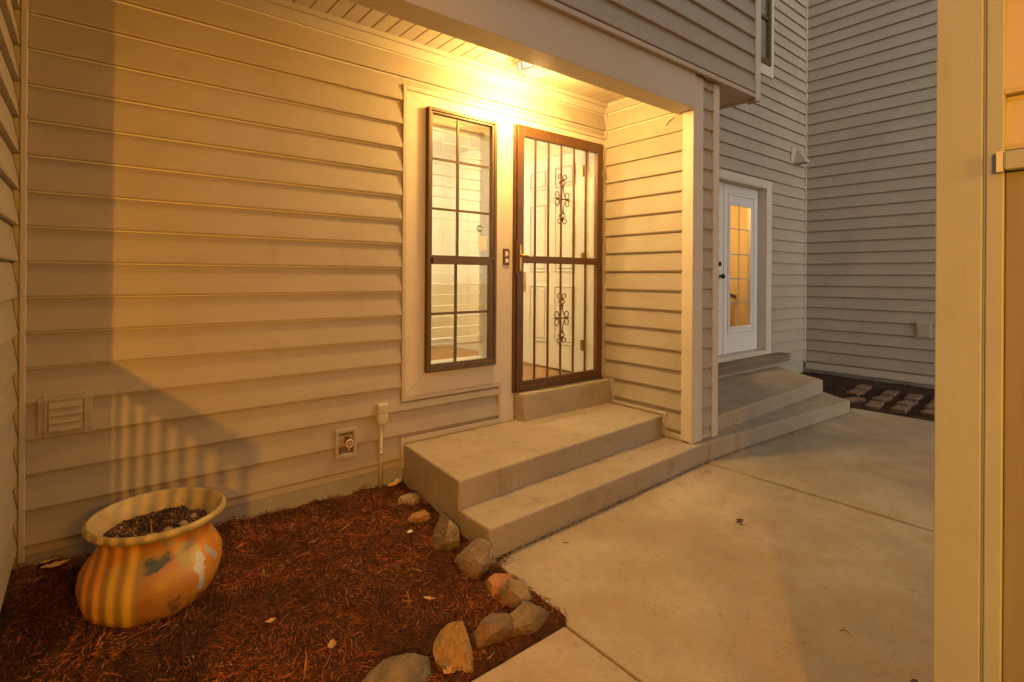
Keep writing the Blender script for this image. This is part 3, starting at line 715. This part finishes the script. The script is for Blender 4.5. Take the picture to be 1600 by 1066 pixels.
# little camera-like hook at beam end
hk = empty('wire_clip', (3.3, -.73, 2.71), 'small white clip under the end of the porch beam', 'clip')
t = MB(); t.tube([(3.548, -.70, 2.705), (3.54, -.66, 2.69), (3.545, -.63, 2.65), (3.552, -.655, 2.64)], .006, 8); t.build('clip', PAPER, hk)

# ------------------------------------------------------------ near building at the right edge
NB = empty('near_building', (1.1, -3.2, 0), 'near wall corner with a thick textured cream post at the right edge', 'building')
PX = 1.06
hp(MB().box(PX, PX+.10, -2.934, -2.877, -.02, 3.4).box(PX+.003, PX+.10, -2.9375, -2.934, -.02, 3.4).box(PX, PX+.10, -2.958, -2.9375, -.02, 3.4), 'corner_post', WPOST, NB, bevel=.0025)
s = siding(MB(), 'x', PX+.02, -1, -4.4, -2.958, 1.645, 3.4, off=.041, exp=.158, th=.018); hp(s, 'siding', SID, NB)
hp(MB().box(PX+.02, PX+.10, -4.4, -2.958, 1.61, 3.4), 'wall_core', SID, NB)
hp(MB().box(PX-.012, PX+.10, -4.4, -2.9585, 1.612, 1.640), 'cap_rail', WPOST, NB, bevel=.003)
hp(MB().box(PX-.012, PX-.002, -2.9585, -2.951, 1.610, 1.640), 'rail_end', mat('grey_rail_end', (.42, .43, .42), .6), NB)
hp(MB().box(PX+.006, PX+.10, -4.4, -2.9585, -.02, 1.611), 'gate_panel', mat('gate_shade_tone', (.17, .16, .155), .7, var=(20, (.14, .13, .12), .4, .7, (1, 1, .1))), NB, bevel=.002)  # panel colour darkened to stand in for the shade on it

# ------------------------------------------------------------ yard lamp and stair railing outside the frame (they throw the baluster shadow)
yl = empty('yard_lamp', (-1.02, -4.15, 0), 'low post lamp behind the viewer lighting the siding', 'lamp')
MB().tube([(-1.02, -4.25, 0), (-1.02, -4.25, 2.25)], .025, 10).build('post', IRON, yl)
MB().lathe([(.002, 2.03), (.05, 2.01), (.14, 1.962), (.14, 1.958), (.002, 1.975)], (-1.0, -4.12), 32).build('shade', IRON, yl)
MB().tube([(-1.02, -4.25, 2.2), (-1.0, -4.12, 2.2), (-1.0, -4.12, 2.02)], .012, 8).build('arm', IRON, yl)
light('yard_lamp_bulb', (-1.0, -4.12, 1.93), YARD_W, (1, .41, .02), .02)
gl = empty('added_fill_lamp', (.6, -4.6, 0), 'unseen hooded fill lamp added behind the viewer to warm the left wall', 'lamp')  # fill light added out of view to brighten the left siding
MB().tube([(.6, -4.75, 0), (.6, -4.75, 2.15)], .02, 10).tube([(.6, -4.75, 2.15), (.6, -4.6, 2.2), (.6, -4.6, 2.1)], .012, 8).build('post', IRON, gl)
MB().lathe([(.002, 2.13), (.10, 2.09), (.42, 1.992), (.42, 1.986), (.002, 2.02)], (.6, -4.6), 32).build('shade', IRON, gl)
light('added_fill_bulb', (.6, -4.6, 1.86), 50, (1, .39, .015), .22)
rg = empty('stair_railing', (-.235, -1.7, 0), 'dark baluster railing beside the near wing wall', 'railing')
MB().box(-.267, -.227, -2.28, -1.235, 1.245, 1.295).build('handrail', IRON, rg)
MB().box(-.255, -.239, -2.28, -1.235, .135, .16).build('bottom_rail', IRON, rg)
MB().box(-.262, -.232, -2.32, -1.90, .0, .96).build('stringer_panel', WOODS, rg)
for i in range(8):
    y = -1.33-.131*i
    MB().box(-.255, -.239, y-.008, y+.008, .16, 1.255).build('baluster', IRON, rg)

ob_ = empty('added_sky_block_house', (-1, -6, 0), 'unseen siding-clad house added behind the viewer to block sky light', 'house')  # unseen house, added and sized to keep sky light off the porch wall
MB().box(-2.6, 5.2, -6.4, -6.0, -.02, 9).box(-3.0, -2.6, -6.4, -.4, -.02, 3.4).build('wall_core', SID, ob_)
siding(siding(MB(), 'y', -6.0, 1, -2.6, 5.2, .2, 9), 'x', -2.6, 1, -6.0, -.4, .2, 3.4).build('siding', SID, ob_)

# ------------------------------------------------------------ clay pot
POTM = bpy.data.materials.new('glazed_pot'); POTM.use_nodes = True
n = POTM.node_tree.nodes; l = POTM.node_tree.links; p = n['Principled BSDF']
p.inputs['Roughness'].default_value = .38
tc = n.new('ShaderNodeTexCoord')
def nz(scale, detail=5, vec=None):
    t = n.new('ShaderNodeTexNoise'); t.inputs['Scale'].default_value = scale; t.inputs['Detail'].default_value = detail
    l.new(vec if vec else tc.outputs['Object'], t.inputs['Vector']); return t
base = nz(7)
cr = n.new('ShaderNodeValToRGB'); l.new(base.outputs[0], cr.inputs[0])
cr.color_ramp.elements[0].position = .36; cr.color_ramp.elements[0].color = (.50, .19, .022, 1)
cr.color_ramp.elements[1].position = .66; cr.color_ramp.elements[1].color = (.62, .30, .05, 1)
cur = cr.outputs[0]
warp = nz(16, 4)
wm = n.new('ShaderNodeVectorMath'); wm.operation = 'SCALE'; wm.inputs['Scale'].default_value = .085
l.new(warp.outputs['Color'], wm.inputs[0])
wa = n.new('ShaderNodeVectorMath'); wa.operation = 'ADD'; l.new(tc.outputs['Object'], wa.inputs[0]); l.new(wm.outputs[0], wa.inputs[1])
def patch(cur, c, sc_, color, rad, soft):
    s0 = n.new('ShaderNodeVectorMath'); s0.operation = 'SUBTRACT'; l.new(wa.outputs[0], s0.inputs[0]); s0.inputs[1].default_value = (c[0]+.037, c[1]+.037, c[2]+.037)
    s1 = n.new('ShaderNodeVectorMath'); s1.operation = 'MULTIPLY'; l.new(s0.outputs[0], s1.inputs[0]); s1.inputs[1].default_value = sc_
    s2 = n.new('ShaderNodeVectorMath'); s2.operation = 'LENGTH'; l.new(s1.outputs[0], s2.inputs[0])
    mr = n.new('ShaderNodeMapRange'); mr.inputs['From Min'].default_value = rad*1.25; mr.inputs['From Max'].default_value = rad*1.25+soft*.55
    mr.inputs['To Min'].default_value = 1; mr.inputs['To Max'].default_value = 0; l.new(s2.outputs['Value'], mr.inputs[0])
    mx = n.new('ShaderNodeMix'); mx.data_type = 'RGBA'; l.new(mr.outputs[0], mx.inputs[0]); l.new(cur, mx.inputs[6]); mx.inputs[7].default_value = (*color, 1)
    return mx.outputs[2]
POT_PATCHES = []   # (centre in pot space, scale, colour, radius, softness)
def pp(ang, z, r, *a): POT_PATCHES.append(((r*math.cos(R(ang)), r*math.sin(R(ang)), z), *a))
pp(-99, .268, .215, (1, 1, 1.7), (.13, .15, .065), .030, .02)
pp(-88, .285, .215, (1, 1, 1.7), (.22, .20, .07), .012, .03)
pp(-66, .272, .235, (1, 1, 1), (.50, .40, .12), .034, .04)
pp(-84, .13, .25, (1.2, 1.2, 1), (.17, .12, .06), .020, .035)
pp(-108, .035, .19, (.8, .8, 1.5), (.14, .14, .04), .060, .05)
pp(-84, .04, .19, (.8, .8, 1.4), (.24, .13, .04), .045, .06)
pp(-60, .03, .2, (1, 1, 1.4), (.25, .13, .05), .04, .05)
pp(-60, .245, .252, (1.9, 1.9, .85), (.50, .52, .54), .038, .005)
pp(-62, .180, .262, (1.7, 1.7, .75), (.50, .52, .54), .036, .005)
pp(-44, .24, .255, (1.5, 1.5, .9), (.34, .35, .35), .030, .010)
pp(-82, .328, .19, (1, 1, 1.6), (.40, .33, .26), .020, .012)
pp(-120, .20, .26, (1, 1, .5), (.52, .33, .06), .05, .06)
for q in POT_PATCHES: cur = patch(cur, *q)
# yellow rim by height
sx = n.new('ShaderNodeSeparateXYZ'); l.new(wa.outputs[0], sx.inputs[0])
mr = n.new('ShaderNodeMapRange'); mr.inputs['From Min'].default_value = .375; mr.inputs['From Max'].default_value = .392; l.new(sx.outputs['Z'], mr.inputs[0])
rimn = nz(14); cr2 = n.new('ShaderNodeValToRGB'); l.new(rimn.outputs[0], cr2.inputs[0])
cr2.color_ramp.elements[0].position = .35; cr2.color_ramp.elements[0].color = (.38, .30, .09, 1); cr2.color_ramp.elements[1].position = .7; cr2.color_ramp.elements[1].color = (.50, .36, .15, 1)
mx = n.new('ShaderNodeMix'); mx.data_type = 'RGBA'; l.new(mr.outputs[0], mx.inputs[0]); l.new(cur, mx.inputs[6]); l.new(cr2.outputs[0], mx.inputs[7])
l.new(mx.outputs[2], p.inputs['Base Color'])
bp = n.new('ShaderNodeBump'); bp.inputs['Strength'].default_value = .35; bp.inputs['Distance'].default_value = .006
mpn = n.new('ShaderNodeMapping'); mpn.inputs['Scale'].default_value = (.5, .5, 6); l.new(tc.outputs['Object'], mpn.inputs[0])
bt = nz(10, 4, mpn.outputs[0]); l.new(bt.outputs[0], bp.inputs['Height']); l.new(bp.outputs[0], p.inputs['Normal'])

PC = (.235, -.40, .045)
pot = empty('clay_pot', PC, 'wide-rimmed orange glazed pot with flaking paint, standing on the mulch by the wall', 'pot')
sh = lambda z: (-.038*(1-min(1, z/.36)), -.080*(1-min(1, z/.36)))
prof = [(.001, -.03), (.085, -.03), (.115, -.018), (.150, .005), (.190, .040), (.222, .082), (.244, .128), (.254, .172), (.251, .212), (.232, .245), (.210, .274), (.198, .298), (.197, .322), (.208, .342), (.229, .354),
        (.246, .360), (.256, .369), (.257, .380), (.250, .389), (.242, .392)]
o = MB().lathe(prof, k=72, shear=sh).build('vessel', POTM, smooth=True); o.parent = pot
PINN = mat('pot_inner_glaze', (.46, .36, .17), .5, var=[(9, (.36, .26, .12), .4, .7), (25, (.22, .15, .08), .60, .78)], bump=(40, .3, .004))
o = MB().lathe([(.2425, .3922), (.235, .389), (.226, .376), (.213, .356), (.193, .330), (.189, .27)], k=72, shear=sh).build('inner_wall', PINN, smooth=True); o.parent = pot
def soilf(x, y): return .316+.022*noise.noise(Vector((x*14, y*14, 0)))
vs = [(0, 0, soilf(0, 0)+.008)]; fs_ = []
for i in range(1, 15):
    for j in range(40):
        a = 2*math.pi*j/40; r = .193*i/14; x, y = r*math.cos(a), r*math.sin(a); vs.append((x, y, soilf(x, y)))
for j in range(40): fs_.append((0, 1+j, 1+(j+1) % 40))
for i in range(13):
    for j in range(40): a = 1+i*40+j; b = 1+i*40+(j+1) % 40; fs_.append((a, b, b+40, a+40))
mb = MB(); mb.v = vs; mb.f = fs_; o = mb.build('potting_soil', SOIL, smooth=True); o.parent = pot
def s_pot():
    a = random.uniform(0, 6.283); r = .182*math.sqrt(random.random()); return r*math.cos(a), r*math.sin(a)
SC = island_mat('pot_crumbs', [(0, (.05, .02, .012)), (.45, (.19, .08, .05)), (.8, (.34, .21, .15)), (1, (.65, .56, .46))])
o = chips('soil_crumbs', 2200, s_pot, soilf, SC, .006, .02, .003, .008, lift=.006, tilt=.3); o.parent = pot
PEB = mat('pebble_stone', (.34, .27, .22), .8, var=(30, (.2, .16, .13), .4, .7))
for (x, y, r) in ((-.035, -.13, .026), (-.005, -.155, .02), (.09, -.02, .022), (.135, .02, .017), (.03, -.06, .02)):
    bm = bmesh.new(); bmesh.ops.create_icosphere(bm, subdivisions=2, radius=r)
    for v in bm.verts: v.co *= 1+.25*noise.noise(v.co*60); v.co.z *= .55
    mb = MB().add([(v.co.x+x, v.co.y+y, v.co.z+soilf(x, y)+r*.25) for v in bm.verts], [tuple(v.index for v in f.verts) for f in bm.faces]); bm.free()
    o = mb.build('pebble', PEB, smooth=True); o.parent = pot
mb = MB().tube([(-.03, -.10, .30), (-.032, -.10, .36), (-.036, -.102, .40)], [.0035, .003, .002], 6); o = mb.build('dead_stem', LEAFM); o.parent = pot

# ------------------------------------------------------------ rocks
def rock(loc, dims, rotz, cuts, seed, m, label, tilt=(0, 0)):
    rnd = random.Random(seed)
    bm = bmesh.new(); bmesh.ops.create_icosphere(bm, subdivisions=5, radius=1)
    for _ in range(cuts):
        nrm = Vector((rnd.gauss(0, 1), rnd.gauss(0, 1), rnd.gauss(.35, .8))).normalized(); d = rnd.uniform(.48, .74)
        for v in bm.verts:
            t_ = v.co.dot(nrm)-d
            if t_ > 0: v.co -= nrm*t_*.97
    for v in bm.verts:
        v.co *= 1+.07*noise.noise(v.co*1.7+Vector((seed, 0, 0)))
        v.co += v.co.normalized()*(.045*noise.noise(v.co*3.5+Vector((0, seed, 0)))+.022*noise.noise(v.co*11)+.016*noise.noise(v.co*24)+.008*noise.noise(v.co*50))
    for v in bm.verts: v.co = Vector((v.co.x*dims[0]/2, v.co.y*dims[1]/2, v.co.z*dims[2]/2))
    me = bpy.data.meshes.new('rock'); bm.to_mesh(me); bm.free(); me.materials.append(m)
    for p_ in me.polygons: p_.use_smooth = True
    me.set_sharp_from_angle(angle=R(24))
    o = bpy.data.objects.new('rock', me); col.objects.link(o); o.location = loc; o.rotation_euler = (R(tilt[0]), R(tilt[1]), R(rotz))
    return tag(o, label, 'rock', 'rocks edging the mulch bed')
def rockm(name, a, b, c_=None, s=9):
    k_ = (.88, .74, .58); a = tuple(x*f_ for x, f_ in zip(a, k_)); b = tuple(x*f_*.85 for x, f_ in zip(b, k_))
    vv = [(s, b, .4, .62)]
    if c_: vv.append((s*1.6, c_, .56, .68))
    vv.append((38, tuple(x*.6 for x in a), .54, .74)); vv.append((110, tuple(min(1, x*1.7) for x in a), .60, .72))
    return mat(name, a, .8, var=vv, bump=[(22, .8, .012), (90, .8, .005)])
ROCKS = [
 ((1.475, -.30, .115), (.18, .14, .10), 20, 5, 1, rockm('pale_stone', (.40, .35, .27), (.33, .27, .20)), 'small pale rock beside a dry leaf, nearest the wall', (0, 0)),
 ((1.435, -.53, .095), (.17, .12, .09), 10, 3, 2, rockm('ochre_stone', (.42, .26, .10), (.33, .22, .12)), 'small rounded ochre rock, second from the wall', (0, 0)),
 ((1.435, -.81, .115), (.17, .26, .20), -12, 7, 13, rockm('split_stone', (.30, .25, .19), (.20, .17, .14), (.42, .33, .22)), 'wedge-shaped grey-brown rock with a split face beside the steps', (0, 10)),
 ((1.455, -1.055, .090), (.20, .25, .19), 12, 5, 4, rockm('quartz_stone', (.24, .205, .18), (.32, .25, .17), (.50, .46, .42)), 'rounded grey rock with white flecks at the corner of the steps', (0, 0)),
 ((1.455, -1.245, .070), (.25, .10, .09), 8, 7, 5, rockm('rust_stone', (.44, .24, .12), (.33, .20, .11)), 'small flat rust-orange rock at the patio edge', (8, 0)),
 ((1.43, -1.37, .075), (.165, .15, .13), 70, 6, 6, rockm('sand_stone', (.33, .28, .20), (.26, .22, .15)), 'squarish sandy rock with rounded corners', (0, 0)),
 ((1.37, -1.50, .072), (.25, .13, .13), 2, 6, 7, rockm('olive_stone', (.25, .22, .16), (.18, .165, .125)), 'long olive-grey rock at the corner of the bed', (0, 0)),
 ((1.215, -1.49, .085), (.19, .16, .17), 30, 7, 8, rockm('purple_stone', (.24, .17, .125), (.18, .15, .15), (.36, .20, .09)), 'angular purplish brown rock with an orange base', (0, 0)),
 ((1.05, -1.505, .090), (.16, .18, .20), 35, 7, 9, rockm('tan_stone', (.43, .30, .15), (.31, .24, .15), (.22, .20, .17)), 'tall pointed tan rock', (0, -12)),
 ((.80, -1.48, .060), (.32, .18, .16), 12, 6, 10, rockm('slate_stone', (.235, .20, .16), (.17, .155, .13), (.12, .125, .13)), 'large flat-topped slate-grey rock nearest the bottom edge', (0, 0)),
]
for r_ in ROCKS: rock(*r_)

# ------------------------------------------------------------ pavers
PV = [(7.60, -.76, 5, 'paver'), (7.28, -.78, -3, ''), (6.80, -.90, -12, ''), (7.47, -1.08, 4, ''), (7.13, -1.09, -4, ''), (6.71, -1.14, 6, ''), (7.45, -1.31, 2, ''), (7.09, -1.34, -3, ''), (6.75, -1.37, 3, ''), (7.12, -1.58, 2, ''), (6.78, -1.63, -4, ''), (7.46, -1.55, 5, '')]
PL = ['pale flat paver farthest back beside the far steps', 'pale paver nearest the far step edge', 'half-hidden paver touching the corner of the far steps', 'back-row paver of the middle column', 'middle paver of the middle column', 'reddish front paver nearest the patio corner',
      'dark back paver of the next column', 'middle paver of the next column', 'front paver of the next column by the patio edge', 'partly hidden middle paver beside the cream post', 'chipped front paver beside the cream post', 'partly hidden back paver beside the cream post']
for (x, y, a, _), lb in zip(PV, PL):
    mb = MB().box(-.135, .135, -.065, .065, -.03, .02)
    o = mb.build('paver', PAVER, bevel=.008); o.location = (x, y, fh(x, y)+.018); o.rotation_euler = (R(random.uniform(-3, 3)), R(random.uniform(-3, 3)), R(a)); tag(o, lb, 'paver', 'clay pavers set in dark mulch')

# ------------------------------------------------------------ leaves, scraps, twigs
def leaf(x, y, z, L, W, rot, m, label, curl=.25, seed=0):
    rnd = random.Random(seed); mb = MB(); nn = 10; top = []; 
    for i in range(nn+1):
        t_ = i/nn; ww = W/2*math.sin(math.pi*min(1, t_*1.02+.01))**.8*(1+.28*math.sin(i*2.3+seed)); top.append((L*(t_-.5), ww))
    vs = []
    for (a, ww) in top:
        zc = curl*L*(a/L)**2*2+rnd.uniform(-.002, .002)
        for s_ in (-1, 0, 1): vs.append((a, s_*ww, zc+abs(s_)*ww*.35+.002))
    k = len(vs)
    vs2 = vs+[(a, b, c_-.0012) for a, b, c_ in vs]
    f_ = []
    for i in range(nn):
        for j in range(2):
            q = i*3+j; f_.append((q, q+1, q+4, q+3)); f_.append((k+q, k+q+3, k+q+4, k+q+1))
    mb.add(vs2, f_); o = mb.build('fallen_leaf', m); o.location = (x, y, z); o.rotation_euler = (R(rnd.uniform(-12, 12)), R(rnd.uniform(-12, 12)), R(rot))
    return tag(o, label, 'leaf', 'dry leaves and scraps on the mulch')
leaf(-.11, -.11, mh(-.11, -.11)+.018, .11, .05, 25, LEAFM, 'curled tan leaf on the mulch left of the pot', seed=1)
leaf(-.13, -.05, mh(-.13, -.05)+.018, .07, .04, -15, LEAFM, 'small brown leaf behind the tan leaf, left of the pot', seed=4)
leaf(1.455, -.18, .175, .13, .065, 30, LEAFM, 'large yellow-tan leaf leaning on the palest rock', seed=2)
leaf(1.30, -.66, mh(1.30, -.66)+.02, .055, .03, 40, PAPER, 'white scrap left of the wedge-shaped rock', seed=3)
leaf(1.13, -1.16, mh(1.13, -1.16)+.02, .055, .028, -50, LEAFM, 'pale leaf scrap on the mulch in front of the brown rock', seed=5)
leaf(.55, -.95, mh(.55, -.95)+.02, .045, .022, 15, LEAFM, 'small pale scrap in the middle of the mulch', seed=6)
leaf(.70, -1.20, mh(.70, -1.20)+.02, .05, .03, 70, LEAFM, 'folded pale scrap above the slate-grey rock', seed=7)
leaf(1.53, -.05, .13, .07, .03, 60, PAPER, 'white scrap in the corner between wall and steps', seed=8)
leaf(.98, -1.56, .075, .06, .04, 10, LEAFM, 'broken leaf between the last rock and the patio edge', seed=9)
def twig(pts, r, label, g='bits of debris on the patio'):
    o = MB().tube(pts, r, 6).build('twig', TWIG); tag(o, label, 'twig', g)
twig([(2.33, -2.31, .050), (2.345, -2.32, .053), (2.34, -2.34, .050)], .0018, 'small forked twig on the patio near the bottom')
twig([(3.46, -1.04, .049), (3.50, -1.08, .050)], .0013, 'thin twig below the corner post')
twig([(1.95, -1.13, .05), (1.97, -1.155, .051)], .0022, 'short dark twig in front of the lower step')
cl_ = MB()
for i in range(14):
    a = random.uniform(0, 6.28); cx_, cy_ = 2.91+random.gauss(0, .011), -1.59+random.gauss(0, .011)
    cl_.tube([(cx_, cy_, .048+random.random()*.012), (cx_+.013*math.cos(a), cy_+.013*math.sin(a), .05+random.random()*.02)], random.uniform(.002, .005), 5)
tag(cl_.build('leaf_clump', TWIG), 'small crumpled leaf clump in the middle of the patio', 'leaf')
o = MB().lathe([(.001, .044), (.012, .045), (.016, .055), (.008, .068), (.001, .07)], (2.22, -2.58), 9).build('seed_pod', TWIG, smooth=True); tag(o, 'dark seed pod on the patio at the lower right', 'seed pod')
